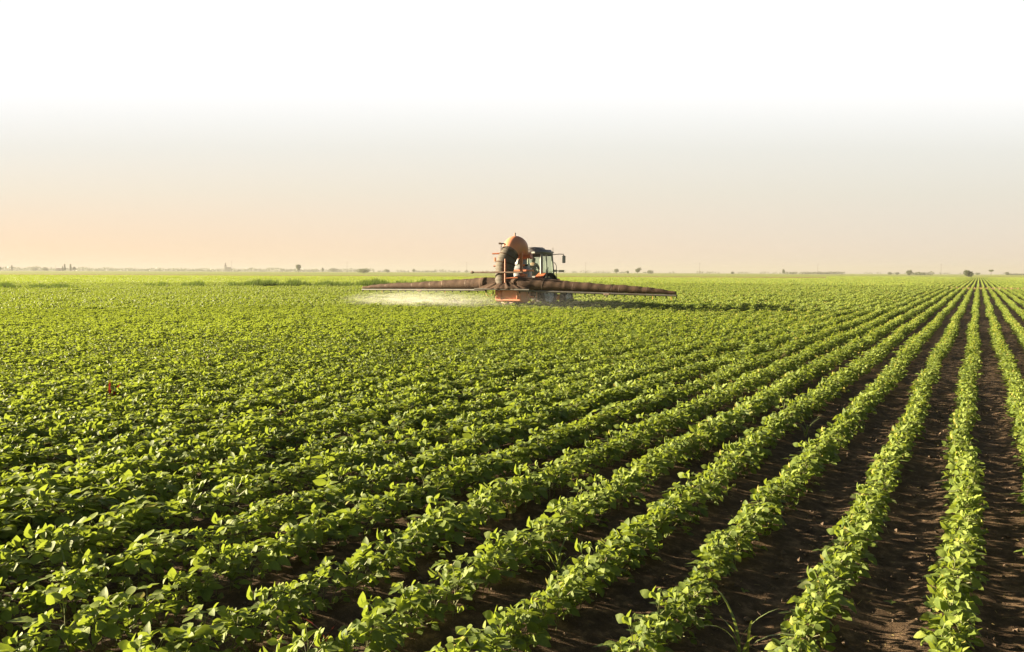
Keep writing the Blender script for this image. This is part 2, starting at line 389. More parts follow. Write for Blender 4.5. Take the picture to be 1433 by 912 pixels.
def soy_plant(fo, st, rg, org, H, detail, nodes, lsz, spread=1.0, stems=True, helio=.34):
    """one soybean plant: leafy stem, petioles, trifoliate leaves tilted toward the light"""
    phi = rg.uniform(0, 6.28); lean = np.array([rg.normal(0, .10), rg.normal(0, .10), 1.0])
    top = org + unit(lean) * H
    if stems and st is not None: stick(st, org, top, .0032, 0, 4, .0015)
    for k in range(nodes):
        u = (k + .8) / nodes
        base = org + (top - org) * (.18 + .78 * u)
        phi += 2.4 + rg.normal(0, .35)
        pl = (.125 - .055 * u) * spread * rg.uniform(.75, 1.3)
        el = R(15 + 45 * u) + rg.normal(0, .22)
        dr = np.array([math.cos(phi) * math.cos(el), math.sin(phi) * math.cos(el), math.sin(el)])
        tip = base + dr * pl
        if stems and st is not None: stick(st, base, tip, .0016, 0, 3)
        flat = np.array([math.cos(phi), math.sin(phi), 0])
        size = lsz * rg.uniform(.75, 1.2) * (.72 + .5 * math.sin(math.pi * min(u, .95)))
        up = rg.uniform() < .16
        for j in ((-1, 0, 1) if detail < 2 else (0,)):
            ang = phi + j * R(72) + rg.normal(0, .15)
            pit = rg.normal(-.12, .3) + (.95 if up else 0)
            yd = np.array([math.cos(ang) * math.cos(pit), math.sin(ang) * math.cos(pit), math.sin(pit)])
            nrm = np.array([0, 0, 1.0]) * .70 + SUNN * helio + rg.normal(0, .34, 3)
            if up: nrm = SUNN + rg.normal(0, .35, 3)
            Ln = size * (1.0 if j == 0 else .88); Wd = Ln * rg.uniform(.62, .78)
            V, F = leaf_local(detail if detail < 2 else 1, Ln, Wd, rg.uniform(-.05, .35), rg.uniform(.1, .45), rg.normal(0, 1))
            off = tip + (flat * .012 if j == 0 else 0)
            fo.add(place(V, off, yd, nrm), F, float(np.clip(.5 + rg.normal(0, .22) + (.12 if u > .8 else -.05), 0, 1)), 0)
protos = bpy.data.collections.new('crop plant shapes')      # mesh library only, not part of the scene itself
PR = []
def add_proto(me):
    o = bpy.data.objects.new('soybean_shape_%02d' % len(PR), me); protos.objects.link(o); PR.append(o); return len(PR) - 1
near_f = []; near_s = []
N_A = 10
for i in range(N_A):                       # detailed single plants (also used for the individual ones)
    rg = np.random.default_rng(100 + i); fo = Foliage(); st = Foliage()
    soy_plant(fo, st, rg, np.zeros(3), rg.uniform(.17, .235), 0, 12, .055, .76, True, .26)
    near_f.append(fo.mesh('foliage', [M['leaf']])); near_s.append(st.mesh('stem', [M['stem']], False))
    al = Foliage()
    for V_, F_, vr, mi in ((fo.V, fo.F, fo.var, 0), (st.V, st.F, st.var, 1)):
        n0 = al.n; al.V += V_; al.F += [tuple(q + n0 for q in f) for f in F_]; al.var += vr; al.mi += [mi] * len(F_); al.n += sum(len(q) for q in V_)
    add_proto(al.mesh('plant', [M['leaf'], M['stem']]))
N_B = 12
for i in range(N_B):
    rg = np.random.default_rng(200 + i); fo = Foliage(); soy_plant(fo, None, rg, np.zeros(3), rg.uniform(.17, .235), 1, 12, .056, .78, False, (.26, .42, .58)[i % 3])
    add_proto(fo.mesh('plant', [M['leaf']], False))
N_C = 8; SEG_C = .9
for i in range(N_C):
    rg = np.random.default_rng(300 + i); fo = Foliage()
    for q in range(10): soy_plant(fo, None, rg, np.array([rg.normal(0, .02), (q - 4.5) * .09, 0]), rg.uniform(.15, .255), 1, 7, .076, .78, False, .85)
    add_proto(fo.mesh('plant', [M['leaf']], False))
N_D = 6; SEG_D = 4.5
for i in range(N_D):
    rg = np.random.default_rng(400 + i); fo = Foliage()
    for q in range(45): soy_plant(fo, None, rg, np.array([rg.normal(0, .03), (q - 22) * .1, 0]), rg.uniform(.13, .28), 2, 7, .13, .85, False, 1.0)
    add_proto(fo.mesh('plant', [M['leaf']], False))

# ---- where every plant stands
def visible(x, y, mrg=.12, dmin=.5):
    d = -0.0 + x * CF[0] + y * CF[1]; l = x * CR[0] + y * CR[1]
    return d > dmin and abs(l) < d * (.651 + mrg) + 1.6
weed_spots = [(787, 802), (1035, 905), (100, 815), (690, 545), (590, 640), (1080, 520), (445, 905), (505, 640)]
def vigour(x, y):
    g = np.clip((-x - .3) / 5.0, 0, 1)
    base = .90 + .42 * g
    n = mnoise.noise(Vector((x * .6, y * .35, 3.3))) * .16 + mnoise.noise(Vector((x * .08, y * .06, 9.1))) * .14 + mnoise.noise(Vector((x * 2.9, y * 2.2, 1.7))) * .26
    return base * (1 + n)
pts = []; near = []
ks = range(-1100, 560)
TR = 13.5; TRB = 38.0; TRC = 112.0; TRD = 392.0; TRL = 250.0
def in_track(y): return TRK - 1.3 < y < TRK + 1.5
for k in ks:
    x0 = ROW0 + ROW * k
    # walk along the row; spacing grows with distance
    # y range where depth < TRD and inside the wedge
    y = 0.3; 
    if x0 < 0: y = max(.3, (-x0) * .0)
    ymax = (TRD - x0 * CF[0]) / CF[1]
    while y < ymax:
        d = math.hypot(x0, y)
        vis = visible(x0, y)
        if not vis:
            # skip quickly outside the wedge
            y += SEG_D if d > 30 else .5
            if x0 > 0 and not visible(x0, y) and y > 3 * abs(x0) + 1e9: break
            continue
        if d < TRB:
            step = .08; x = x0 + row_drift(k, y); v = vigour(x, y)
            if in_track(y): y += step; continue
            r_ = random.random(); lf = min(1, max(0, (-x0 - 1) / 4))
            if r_ > .045 - .03 * min(1, max(0, -x0 / 6)):
                s = v * random.uniform(.84 - .14 * lf, 1.14 + .08 * lf)
                q = (x + random.gauss(0, .018 + .035 * lf), y + random.gauss(0, .02), 0.0, random.uniform(-.55, .55), s * random.uniform(.95, 1.15), s ** .5 * random.uniform(.88, 1.1))
                if d < TR + random.uniform(-3, 3): near.append(q)
                else: pts.append((q[0], q[1], q[2], N_A + 3 * random.randrange(N_B // 3) + int(min(2.99, max(0, (d - 12) / 24 * 3 + random.uniform(-.8, .8)))), q[3], q[4], q[5]))
            y += step
        elif d < TRC:
            x = x0 + row_drift(k, y); v = vigour(x, y)
            if not in_track(y):
                pts.append((x, y, 0, N_A + N_B + random.randrange(N_C), random.choice((0, 0, .12, -.12)), v * 1.05, v * random.uniform(.85, 1.12)))
            y += SEG_C
        else:
            dq = x0 * CF[0] + y * CF[1]; lq = x0 * CR[0] + y * CR[1]
            if not (TRK - 3.6 < y < TRK + 3.8) and (dq < TRL + 6 * mnoise.noise(Vector((lq * .01, 0, 0))) or lq > .40 * dq):
                v = vigour(x0 * .3, y * .3)
                pts.append((x0, y, 0, N_A + N_B + N_C + random.randrange(N_D), 0, v * (.95 if y < TRK else .78), v * random.uniform(.9, 1.15)))
            y += SEG_D
# the 300 individual plants that show largest
minv = cam.matrix_world.inverted()
def project(x, y, z):
    c = minv @ Vector((x, y, z)); return (716.5 + FPX * c.x / -c.z, 456 - FPX * c.y / -c.z, -c.z)
inn = []; rest = []
for q in near:
    d_ = q[0] * CF[0] + q[1] * CF[1]
    px, py, dz = project(q[0], q[1], .17) if d_ > .6 else (-1, 9999, 1)
    (inn if (d_ > .6 and 8 < px < 1425 and py < 905) else rest).append((q, dz))
inn.sort(key=lambda t_: t_[1])
ORD = ['rightmost', 'second', 'third', 'fourth', 'fifth', 'sixth', 'seventh', 'eighth', 'ninth', 'tenth', 'eleventh', 'twelfth', 'thirteenth', 'fourteenth', 'fifteenth', 'sixteenth']
def row_words(k):
    i = -k
    return 'rightmost crop row' if i <= 0 else '%s crop row from the right' % ORD[min(i, 15)]
for i, (q, dz) in enumerate(inn[:300]):
    x, y, z, rz, sxy, sz = q; k = round((x - ROW0) / ROW); vi = random.randrange(N_A)
    e = empty('soybean_plant', (x, y, z), rz); e.scale = (sxy, sxy, sz)
    tone = 'pale sunlit' if k >= -1 else ('bright green' if k >= -4 else 'dark green')
    tag(e, '%s soybean plant close to camera in the %s' % (tone, row_words(k)), 'soybean plant', 'nearest soybean plants of the ' + row_words(k))
    for nm, mm in (('foliage', near_f[vi]), ('stem', near_s[vi])):
        c = bpy.data.objects.new(nm, mm); COL.objects.link(c); c.parent = e
for q, dz in inn[300:] + rest:
    d = math.hypot(q[0], q[1])
    pts.append((q[0], q[1], q[2], random.randrange(N_A), q[3], q[4], q[5]))
pts = np.array(pts)
pm = bpy.data.meshes.new('soybean_field'); pm.vertices.add(len(pts)); pm.vertices.foreach_set('co', pts[:, :3].astype(np.float32).ravel())
a_ = pm.attributes.new('pick', 'INT', 'POINT'); a_.data.foreach_set('value', pts[:, 3].astype(np.int32))
a_ = pm.attributes.new('turn', 'FLOAT_VECTOR', 'POINT'); a_.data.foreach_set('vector', np.stack([pts[:, 4] * 0, pts[:, 4] * 0, pts[:, 4]], 1).astype(np.float32).ravel())
a_ = pm.attributes.new('size', 'FLOAT_VECTOR', 'POINT')
sx = pts[:, 5]; sy = np.where(pts[:, 3] >= N_A + N_B, 1.0, pts[:, 5])
a_.data.foreach_set('vector', np.stack([sx, sy, pts[:, 6]], 1).astype(np.float32).ravel())
fo_ = bpy.data.objects.new('soybean_field', pm); COL.objects.link(fo_)
tag(fo_, 'long straight rows of green soybean crop running to the horizon', 'crop', kind='stuff')
gt = bpy.data.node_groups.new('crop rows', 'GeometryNodeTree')
gt.interface.new_socket('Geometry', in_out='INPUT', socket_type='NodeSocketGeometry'); gt.interface.new_socket('Geometry', in_out='OUTPUT', socket_type='NodeSocketGeometry')
gi = gt.nodes.new('NodeGroupInput'); gout = gt.nodes.new('NodeGroupOutput')
ci = gt.nodes.new('GeometryNodeCollectionInfo'); ci.inputs[0].default_value = protos; ci.inputs['Separate Children'].default_value = True; ci.inputs['Reset Children'].default_value = True
ip = gt.nodes.new('GeometryNodeInstanceOnPoints'); ip.inputs['Pick Instance'].default_value = True
def attr(nm, ty):
    n = gt.nodes.new('GeometryNodeInputNamedAttribute'); n.data_type = ty; n.inputs[0].default_value = nm; return n.outputs[0]
gt.links.new(gi.outputs[0], ip.inputs['Points']); gt.links.new(ci.outputs[0], ip.inputs['Instance'])
gt.links.new(attr('pick', 'INT'), ip.inputs['Instance Index']); gt.links.new(attr('turn', 'FLOAT_VECTOR'), ip.inputs['Rotation']); gt.links.new(attr('size', 'FLOAT_VECTOR'), ip.inputs['Scale'])
gt.links.new(ip.outputs[0], gout.inputs[0])
md = fo_.modifiers.new('crop rows', 'NODES'); md.node_group = gt
print('CROP points', len(pts), 'visible near', len(inn))

# ------------------------------------------------------------------ field sprayer (frame: x right, y ahead, origin under the boom)
SP = Vector((-19.73, 32.5, 0))
sp = empty('field_sprayer', SP)
tag(sp, 'orange field sprayer with a fat arched air duct and wide canvas boom', 'sprayer')
b = MB()
b.prism([(.2, .62), (.32, .45), (.9, .42), (1.15, .55), (1.15, 1.12), (.2, 1.12)], -.62, .84)
bd = b.build('lower_body', M['orange'], sp, bevel=.03)
b = MB()
for x in (-.55, -.28, .64): b.box((x, .17, .84), (.06, .06, .66))
b.box((.12, .17, .55), (1.4, .07, .07)); b.box((.12, .17, 1.1), (1.5, .08, .07)); b.box((.30, .18, .82), (.05, .04, .05))
b.build('body_frame', M['orange'], bd, bevel=.01)
b = MB(); b.tube([(.1, .3, .38), (.35, .2, .42), (.6, .25, .4)], .035, 6); b.tube([(-.3, .3, .42), (0, .2, .36), (.2, .3, .42)], .03, 6)
b.build('drain_pipe', M['steel'], sp, smooth=True)
b = MB(); b.box((.06, 1.45, 1.6), (1.15, .75, 1.25), taper=.93)
tk = b.build('tank', M['tank'], sp, bevel=.12, smooth=True)
b = MB(); b.ring((.42, 1.3, 2.2), 'z', [(0, .16), (.08, .16), (.1, .12), (.1, 0)], 16); b.build('tank_lid', M['black'], tk)
for z in (1.55, 1.98):
    b = MB(); b.box((.06, 1.06, z), (1.16, .03, .08)); b.box((.645, 1.45, z), (.03, .7, .08)); b.build('tank_strap', M['red'], tk)
b = MB(); b.ring((.30, 1.15, 2.28), 'z', [(0, .3), (.25, .28), (.32, .15), (.32, 0)], 18); b.build('filter_housing', M['tank'], sp, smooth=True)
# air duct: corrugated hose rising from the boom and turning over into the hood
def spline(P, n):
    P = [Vector(p) for p in P]; P = [P[0] * 2 - P[1]] + P + [P[-1] * 2 - P[-2]]; o = []
    for i in range(1, len(P) - 2):
        for k in range(n):
            u = k / n; a, b_, c, d = P[i - 1:i + 3]
            o.append(.5 * ((2 * b_) + (-a + c) * u + (2 * a - 5 * b_ + 4 * c - d) * u * u + (-a + 3 * b_ - 3 * c + d) * u ** 3))
    o.append(P[-2]); return o
path = spline([(.06, .02, 1.2), (.04, 0, 1.8), (.06, .05, 2.3), (.14, .18, 2.66), (.24, .36, 2.92), (.3, .55, 3.05)], 12)
dr = [.455 - .075 * max(0, (i - 30) / 30) + .010 * math.sin(i * 1.9) + .012 * math.sin(i * .35) for i in range(len(path))]
b = MB(); b.tube(path, dr, 28)
duct = b.build('air_duct', M['duct'], sp, smooth=True)
b = MB()
for i in (14, 24, 34, 44):
    t_ = (path[i + 1] - path[i - 1]).normalized(); b.tube([path[i] - t_ * .025, path[i] + t_ * .025], dr[i] + .014, 28)
b.build('duct_strap', M['canvas'], duct, smooth=False)
# fan hood bending over the top of the duct
hp = spline([(.20, .22, 2.84), (.29, .52, 3.16), (.34, .92, 3.06), (.36, 1.18, 2.6), (.36, 1.22, 2.2)], 8)
b = MB(); b.tube(hp, [.42, .44, .455, .465, .475, .48, .48, .48, .48, .48, .48, .475, .47, .465, .46, .45, .44, .42, .40, .38, .36, .34, .32, .30, .27, .24, .22, .2, .2, .18, .17, .16, .15][:len(hp)], 26, cap=False)
hood = b.build('fan_hood', M['orange'], sp, smooth=True)
b = MB(); b.tube([hp[0] + (hp[0] - hp[1]).normalized() * .03, hp[0] + (hp[1] - hp[0]).normalized() * .05], [.44, .44], 26, cap=False); b.build('hood_rim', M['steel'], hood)
b = MB(); b.tube([(.29, .55, 3.6), (.29, .55, 3.8)], .04, 8); b.box((.29, .55, 3.62), (.14, .14, .03)); b.build('lifting_lug', M['steel'], hood)
b = MB(); b.tube([(.45, .9, 2.62), (.98, .95, 2.68)], .1, 10); b.tube([(.9, .95, 2.66), (.98, .95, 2.69)], .15, 10); b.build('hood_bracket', M['red'], sp)
# mast, lift frame and cross bars
for x in (.62, -.38):
    b = MB(); b.box((x, .62, 2.0), (.12, .12, 1.9)); b.build('mast_post', M['orange'], sp, bevel=.01)
b = MB(); b.tube([(-1.52, -.55, 1.88), (1.3, -.5, 1.88)], .04, 8); b.tube([(-1.52, -.55, 1.88), (-1.42, -.55, 1.88)], .065, 8); b.build('cross_bar', M['steel'], sp)
b = MB(); b.tube([(.38, -.5, 1.4), (.38, -.5, 2.52)], .035, 8); b.tube([(.38, -.5, 1.6), (1.0, -.4, 1.63)], .035, 8); b.build('guard_rail', M['red'], sp)
b = MB(); b.tube([(-.22, -.1, 3.27), (.55, .25, 3.22)], .032, 8); b.tube([(-.12, -.08, 2.85), (-.1, -.08, 3.26)], .025, 6); b.tube([(-.22, -.1, 3.27), (-.13, -.08, 3.27)], .05, 6); b.build('top_stay', M['steel'], sp)
for z, x in ((2.78, -.62), (2.18, -.55)):
    b = MB(); b.tube([(x, -.05, z), (-.2, .02, z + .01)], .035, 8); b.build('side_peg', M['red'], sp)
b = MB(); b.box((-.5, 0, 2.5), (.06, .1, .2)); b.build('latch', M['orange'], sp)
b = MB(); b.box((.95, .0, 1.63), (.5, .3, .09), rot=Matrix.Rotation(.2, 3, 'Y')); b.box((1.1, .1, 1.74), (.22, .25, .16)); b.tube([(.7, -.3, 1.52), (1.3, .2, 1.5)], .05, 8); b.build('boom_hinge', M['red'], sp, bevel=.015)
b = MB()
for s_ in (-1, 1): b.tube([(s_ * .35, 1.8, .7), (s_ * .32, 2.4, .62)], .05, 8)
b.tube([(.06, 1.8, 1.35), (.02, 2.35, 1.2)], .045, 8); b.tube([(.06, 1.1, .75), (.0, 2.4, .75)], .06, 10)
b.build('hitch_arm', M['red'], sp)
for s_ in (0, 1, 2):
    b = MB(); P = spline([(.75 + .1 * s_, .6, 1.15), (.9 + .1 * s_, .8, .55 - .05 * s_), (1.1, 1.2, .5), (.8, 1.9, .95 + .1 * s_)], 6); b.tube(P, .018, 6); b.build('hydraulic_hose', M['yellow'] if s_ == 1 else M['orange'], sp, smooth=True)
b = MB(); P = spline([(-1.05, .0, 1.0), (-.95, -.05, .78), (-.75, 0, .72), (-.6, .05, .95)], 6); b.tube(P, .022, 6); b.tube(spline([(-.7, .1, 1.0), (-.5, .05, .68), (-.35, .1, .95)], 6), .018, 6); b.build('loose_hose', M['yellow'], sp, smooth=True)
# canvas apron gathered over the boom centre
fo = []; ff = []; na = 34; nv = 9
for i in range(na + 1):
    u = i / na; x = -1.32 + 2.98 * u
    for j in range(nv):
        v = j / (nv - 1)
        tx = .16 + (u - .5) * .22
        fold_ = .05 * math.sin(u * 26) * (1 - v) ** .5 * (1 - abs(2 * u - 1)) + .015 * math.sin(u * 60 + 5 * v)
        X_ = tx + (x - tx) * v ** 1.05; edge = abs(2 * u - 1)
        fo.append((X_, -.20 - .38 * v * (1 - .55 * edge ** 2) + fold_ - .06 * math.sin(v * 3.1), 1.62 - .52 * v ** .9 + .02 * math.sin(u * 40)))
for i in range(na):
    for j in range(nv - 1): ff.append((i * nv + j, (i + 1) * nv + j, (i + 1) * nv + j + 1, i * nv + j + 1))
b = MB(); b.add(fo, ff); ap = b.build('apron', M['canvas'], sp, smooth=True)
sm_ = ap.modifiers.new('thickness', 'SOLIDIFY'); sm_.thickness = .02
b = MB()
for q in range(3): b.tube([(.0 + .12 * q, -.2, 1.58), (.02 + .12 * q, -.26, 1.70), (.1 + .08 * q, -.2, 1.78)], [.07, .09, .03], 8)
b.build('gathered_cloth', M['canvas'], ap, smooth=True)
b = MB(); b.tube([(-1.36, -.5, 1.07), (1.7, -.5, 1.07)], .05, 8, squash=.8); b.build('apron_rail', M['rail'], sp)
b = MB(); b.tube(spline([(.35, .0, 1.35), (.9, -.1, 1.42), (1.3, -.1, 1.32), (1.75, 0, 1.3)], 6), [.3, .31, .3, .3, .29, .29, .29, .29, .28, .28, .28, .28, .28, .28, .28, .28, .28, .28, .28][:19], 16); b.tube(spline([(-.3, .0, 1.3), (-.7, 0, 1.34), (-1.25, -.05, 1.33)], 6), .30, 16)
b.build('boom_connector', M['canvas'], sp, smooth=True)
def wing(sgn):
    wg = empty('boom_wing', (0, 0, 0)); wg.parent = sp
    Lw = 9.55 if sgn < 0 else 8.45; x0 = .95; sw = R(5)
    n = 150; P = []; Rr = []; rg = random.Random(5 + sgn)
    for i in range(n + 1):
        u = i / n; x = x0 + (Lw - x0) * u
        r = .265 - .10 * (u / .5) if u < .5 else .165 - .035 * ((u - .5) / .3) if u < .8 else .13 - .075 * ((u - .8) / .2)
        r *= 1.10 if sgn < 0 else 1.2
        sag = .006 * math.sin(u * 30) + .006 * math.sin(u * 83 + 1)
        seam = sum(math.exp(-((u - c) * 95) ** 2) for c in ((.5, .09, .78) if sgn < 0 else (.3, .62, .8)))
        r *= 1 - .045 * seam
        zr = 1.02 - .11 * u
        P.append(Vector((sgn * x * math.cos(sw), x * math.sin(sw) - .15, zr + .045 + r * .98 + sag))); Rr.append(r + sag * .6)
    b = MB(); b.tube(P, Rr, 20, squash=.98)
    # creases that spiral over the cloth
    for i, v_ in enumerate(b.v):
        q = Vector(v_); k = i // 20
        if k <= n:
            c = P[k]; dr_ = q - c; a = math.atan2(dr_.z, dr_.y)
            b.v[i] = tuple(c + dr_ * (1 + .012 * math.sin(k * .55 + 2 * a) * math.sin(k * .13 + sgn) + .03 * mnoise.noise(Vector((k * .15, a * 1.5, sgn)))))
    b.build('air_sleeve', M['canvas'], wg, smooth=True)
    b = MB()
    E0 = Vector((sgn * x0 * math.cos(sw), x0 * math.sin(sw) - .26, 1.02)); E1 = Vector((sgn * (Lw + .03) * math.cos(sw), Lw * math.sin(sw) - .2, .90))
    b.tube([E0, E0.lerp(E1, .5), E1], [.052, .05, .042], 8, squash=1.0)
    b.tube([E0 + Vector((0, .2, .02)), E1 + Vector((0, .09, .02))], .03, 8)
    rl = b.build('boom_rail', M['rail'], wg)
    b = MB(); nn_ = 16
    for i in range(nn_ + 1):
        q = E0.lerp(E1, i / nn_) + Vector((0, .08, -.04)); b.box(q, (.035, .05, .11)); b.box(q + Vector((0, 0, -.07)), (.05, .05, .03))
    b.build('nozzle', M['black'], rl)
    for u in ((.5,) if sgn < 0 else (.58,)):
        q = E0.lerp(E1, u); b = MB(); b.box(q + Vector((0, 0, -.03)), (.3, .14, .07)); b.tube([q + Vector((-.15, 0, .02)), q + Vector((0, -.05, -.15)), q + Vector((.12, 0, -.02))], .025, 6); b.build('folding_hinge', M['steel'], wg, bevel=.01)
    b = MB()
    for u in ((.86, .97) if sgn > 0 else (.82, .3)):
        q = E0.lerp(E1, u); b.tube([q, q + Vector((.02, 0, -.2))], .022, 6)
    b.build('drop_pipe', M['yellow'], wg)
    for k in ([20, 47, 62, 84, 118] if sgn < 0 else [25, 55, 92, 99, 124]):
        t_ = (P[k + 1] - P[k - 1]).normalized(); b = MB(); b.tube([P[k] - t_ * .012 + Vector((0, 0, .004)), P[k] + t_ * .012], Rr[k] * 1.02, 16)
        b.build('sleeve_band', M['steel'], wg)
wing(-1); wing(1)

# ------------------------------------------------------------------ tractor
tr = empty('tractor', SP + Vector((0, 2.75, 0)))
tag(tr, 'orange and grey tractor with glazed cab pulling the sprayer', 'tractor')
def wheel(x, y, r, wd, rimmat, side):
    wh = empty('wheel', (x, y, r - .04)); wh.parent = tr
    b = MB(); h = wd / 2; ri = r * .58
    b.ring((0, 0, 0), 'x', [(-h * .8, ri), (-h * .95, ri * 1.15), (-h, r * .85), (-h * .85, r * .96), (0, r * .985), (h * .85, r * .96), (h, r * .85), (h * .95, ri * 1.15), (h * .8, ri)], 40)
    nl = 22
    for k in range(nl):
        for s in (-1, 1):
            th = 2 * math.pi * (k + (0 if s > 0 else .5)) / nl
            P = []
            for q, da in ((.02, 0), (.5, .07), (.92, .17)):
                a = th + da; P.append((s * q * h, (r * 1.0) * math.cos(a), (r * 1.0) * math.sin(a)))
            b.tube(P, r * .035, 4)
    b.build('tyre', M['tyre'], wh, smooth=False)
    b = MB(); s = side
    b.ring((0, 0, 0), 'x', [(s * h * .82, ri * 1.02), (s * h * .9, ri * .96), (s * h * .55, ri * .9), (s * h * .3, ri * .7), (s * h * .35, ri * .35), (s * h * .6, ri * .3), (s * h * .65, 0)], 32)
    b.ring((0, 0, 0), 'x', [(-s * h * .8, ri * 1.02), (-s * h * .3, ri * .9), (-s * h * .2, 0)], 32)
    rim = b.build('rim', rimmat, wh, smooth=False)
    b = MB()
    for k in range(8):
        a = k * math.pi / 4; b.tube([(s * h * .3, ri * .5 * math.cos(a), ri * .5 * math.sin(a)), (s * h * .46, ri * .5 * math.cos(a), ri * .5 * math.sin(a))], .025, 6)
    b.build('wheel_nut', M['steel'], rim)
for s in (-1, 1):
    wheel(s * .86, 0, .85, .42, M['rimgrey'], s)
    wheel(s * .84, 2.3, .53, .34, M['rimwhite'], s)
# fenders
for s in (-1, 1):
    def arc(r0, r1, a0, a1, n=14):
        P = [(math.cos(a0 + (a1 - a0) * i / n) * r1, math.sin(a0 + (a1 - a0) * i / n) * r1 + .84) for i in range(n + 1)]
        return P + [(math.cos(a1 + (a0 - a1) * i / n) * r0, math.sin(a1 + (a0 - a1) * i / n) * r0 + .84) for i in range(n + 1)]
    b = MB(); x0, x1 = sorted((s * .55, s * 1.1)); 
    P = arc(.98, 1.04, R(20), R(165)); n = len(P) // 2
    for i in range(n - 1): b.prism([P[i], P[i + 1], P[-2 - i], P[-1 - i]], x0, x1)
    fd = b.build('fender', M['black'], tr)
    b = MB(); b.box((s * .80, -.82, 1.42), (.5, .16, .22), rot=Matrix.Rotation(-.5, 3, 'X')); b.box((s * .8, -.5, 1.74), (.46, .5, .06), rot=Matrix.Rotation(.45, 3, 'X')); b.build('fender_panel', M['red'], fd, bevel=.02)
    b = MB(); b.box((s * .82, -.93, 1.42), (.2, .03, .1)); b.build('tail_light', M['lamp'], fd, bevel=.01)
# body, axle, bonnet
b = MB(); b.box((0, 0, .82), (1.2, .5, .5)); b.tube([(-.8, 0, .74), (.8, 0, .74)], .14, 12); b.box((0, 1.1, .8), (.55, 2.2, .45)); b.build('transmission', M['steel'], tr, bevel=.03)
b = MB(); b.box((0, 2.3, .62), (1.3, .18, .2)); b.tube([(-.75, 2.3, .5), (.75, 2.3, .5)], .09, 10); b.build('front_axle', M['red'], tr, bevel=.02)
b = MB(); b.prism([(.95, .95), (2.7, .95), (2.75, 1.3), (2.55, 1.55), (.95, 1.7)], -.36, .36); bn = b.build('bonnet', M['red'], tr, bevel=.05)
b = MB(); b.prism([(1.1, 1.12), (2.3, 1.12), (2.2, 1.32), (1.1, 1.45)], .362, .372); b.build('side_grille', M['black'], bn)
b = MB(); b.box((.52, .95, .78), (.35, .7, .45)); b.build('fuel_tank', M['black'], tr, bevel=.05)
# cab
cb = empty('cab', (0, 0, 0)); cb.parent = tr
CX = .76; Y0c, Y1c = -.35, 1.0; ZB, ZT = 1.42, 2.82
def pil(x, y, x2, y2, w_=.09):
    b = MB(); b.tube([(x, y, ZB), ((x + x2) / 2 * 1.01, (y + y2) / 2, (ZB + ZT) / 2), (x2, y2, ZT)], w_ / 1.5, 4); b.build('pillar', M['pillar'], cb)
for s in (-1, 1):
    pil(s * CX, Y0c, s * .72, Y0c + .05, .13); pil(s * CX, Y1c, s * .70, Y1c - .12, .08)
    pil(s * (CX + .01), .2, s * .73, .2, .06)
b = MB(); b.box((0, (Y0c + Y1c) / 2, ZB - .1), (1.56, Y1c - Y0c + .1, .2)); b.box((0, Y0c - .02, 1.6), (1.2, .05, .2)); b.build('cab_floor', M['pillar'], cb, bevel=.02)
b = MB(); b.box((0, Y0c + .03, ZT - .08), (1.44, .08, .16)); b.box((0, Y1c - .12, ZT - .04), (1.4, .06, .1)); b.build('window_header', M['black'], cb)
b = MB(); b.box((0, .28, 2.92), (1.56, 1.72, .26), taper=.9); rf = b.build('cab_roof', M['roof'], cb, bevel=.09, smooth=True)
b = MB(); b.box((-.05, .2, 3.10), (1.0, 1.1, .14), taper=.82); b.build('roof_hatch', M['roof'], rf, bevel=.04, smooth=True)
b = MB(); b.box((.42, -.59, 2.88), (.2, .06, .09)); b.build('work_light', M['lamp'], rf, bevel=.015)
b = MB(); b.box((-.42, -.59, 2.88), (.2, .06, .09)); b.build('work_light', M['lamp'], rf, bevel=.015)
def pane(P):
    b = MB(); b.add(P, [(0, 1, 2, 3)]); b.build('window_pane', M['glass'], cb)
pane([(-.68, Y0c, 1.5), (.68, Y0c, 1.5), (.66, Y0c + .05, 2.74), (-.66, Y0c + .05, 2.74)])
pane([(-.7, Y1c, 1.5), (.7, Y1c, 1.5), (.66, Y1c - .12, 2.78), (-.66, Y1c - .12, 2.78)])
for s in (-1, 1): pane([(s * CX, Y0c + .05, 1.5), (s * CX, Y1c - .04, 1.5), (s * .72, Y1c - .14, 2.78), (s * .73, Y0c + .1, 2.78)])
b = MB(); b.tube([(CX + .03, .26, 1.85), (CX + .05, .26, 2.15)], .02, 6); b.build('door_handle', M['black'], cb)
b = MB(); b.box((0, .18, 1.75), (.48, .45, .12)); b.box((0, -.04, 1.98), (.46, .1, .5)); b.build('driver_seat', M['seat'], cb, bevel=.04)
b = MB(); b.ring((0, 0, 0), 'z', [(-.012, .18), (.012, .18), (.012, .205), (-.012, .205)], 20, closed=True); b.tube([(0, 0, 0), (0, .03, -.4)], .03, 6)
st_ = b.build('steering_wheel', M['black'], cb); st_.location = (0, .72, 2.02); st_.rotation_euler = (R(35), 0, 0)
for s in (-1, 1):
    mo = empty('mirror', (0, 0, 0)); mo.parent = tr
    b = MB(); b.tube([(s * .74, .88, 2.80), (s * 1.1, .95, 2.83), (s * 1.32, .95, 2.82), (s * 1.36, .95, 2.74)], .022, 6); b.build('mirror_arm', M['steel'], mo)
    b = MB(); b.box((s * 1.36, .95, 2.56), (.17, .07, .38)); b.build('mirror_housing', M['black'], mo, bevel=.02)
    b = MB(); b.box((s * 1.36, .912, 2.56), (.13, .004, .32)); b.build('mirror_glass', M['lamp'], mo)
b = MB(); b.tube([(.8, .8, 2.86), (.8, .8, 3.16)], .012, 5); b.build('antenna', M['black'], rf)
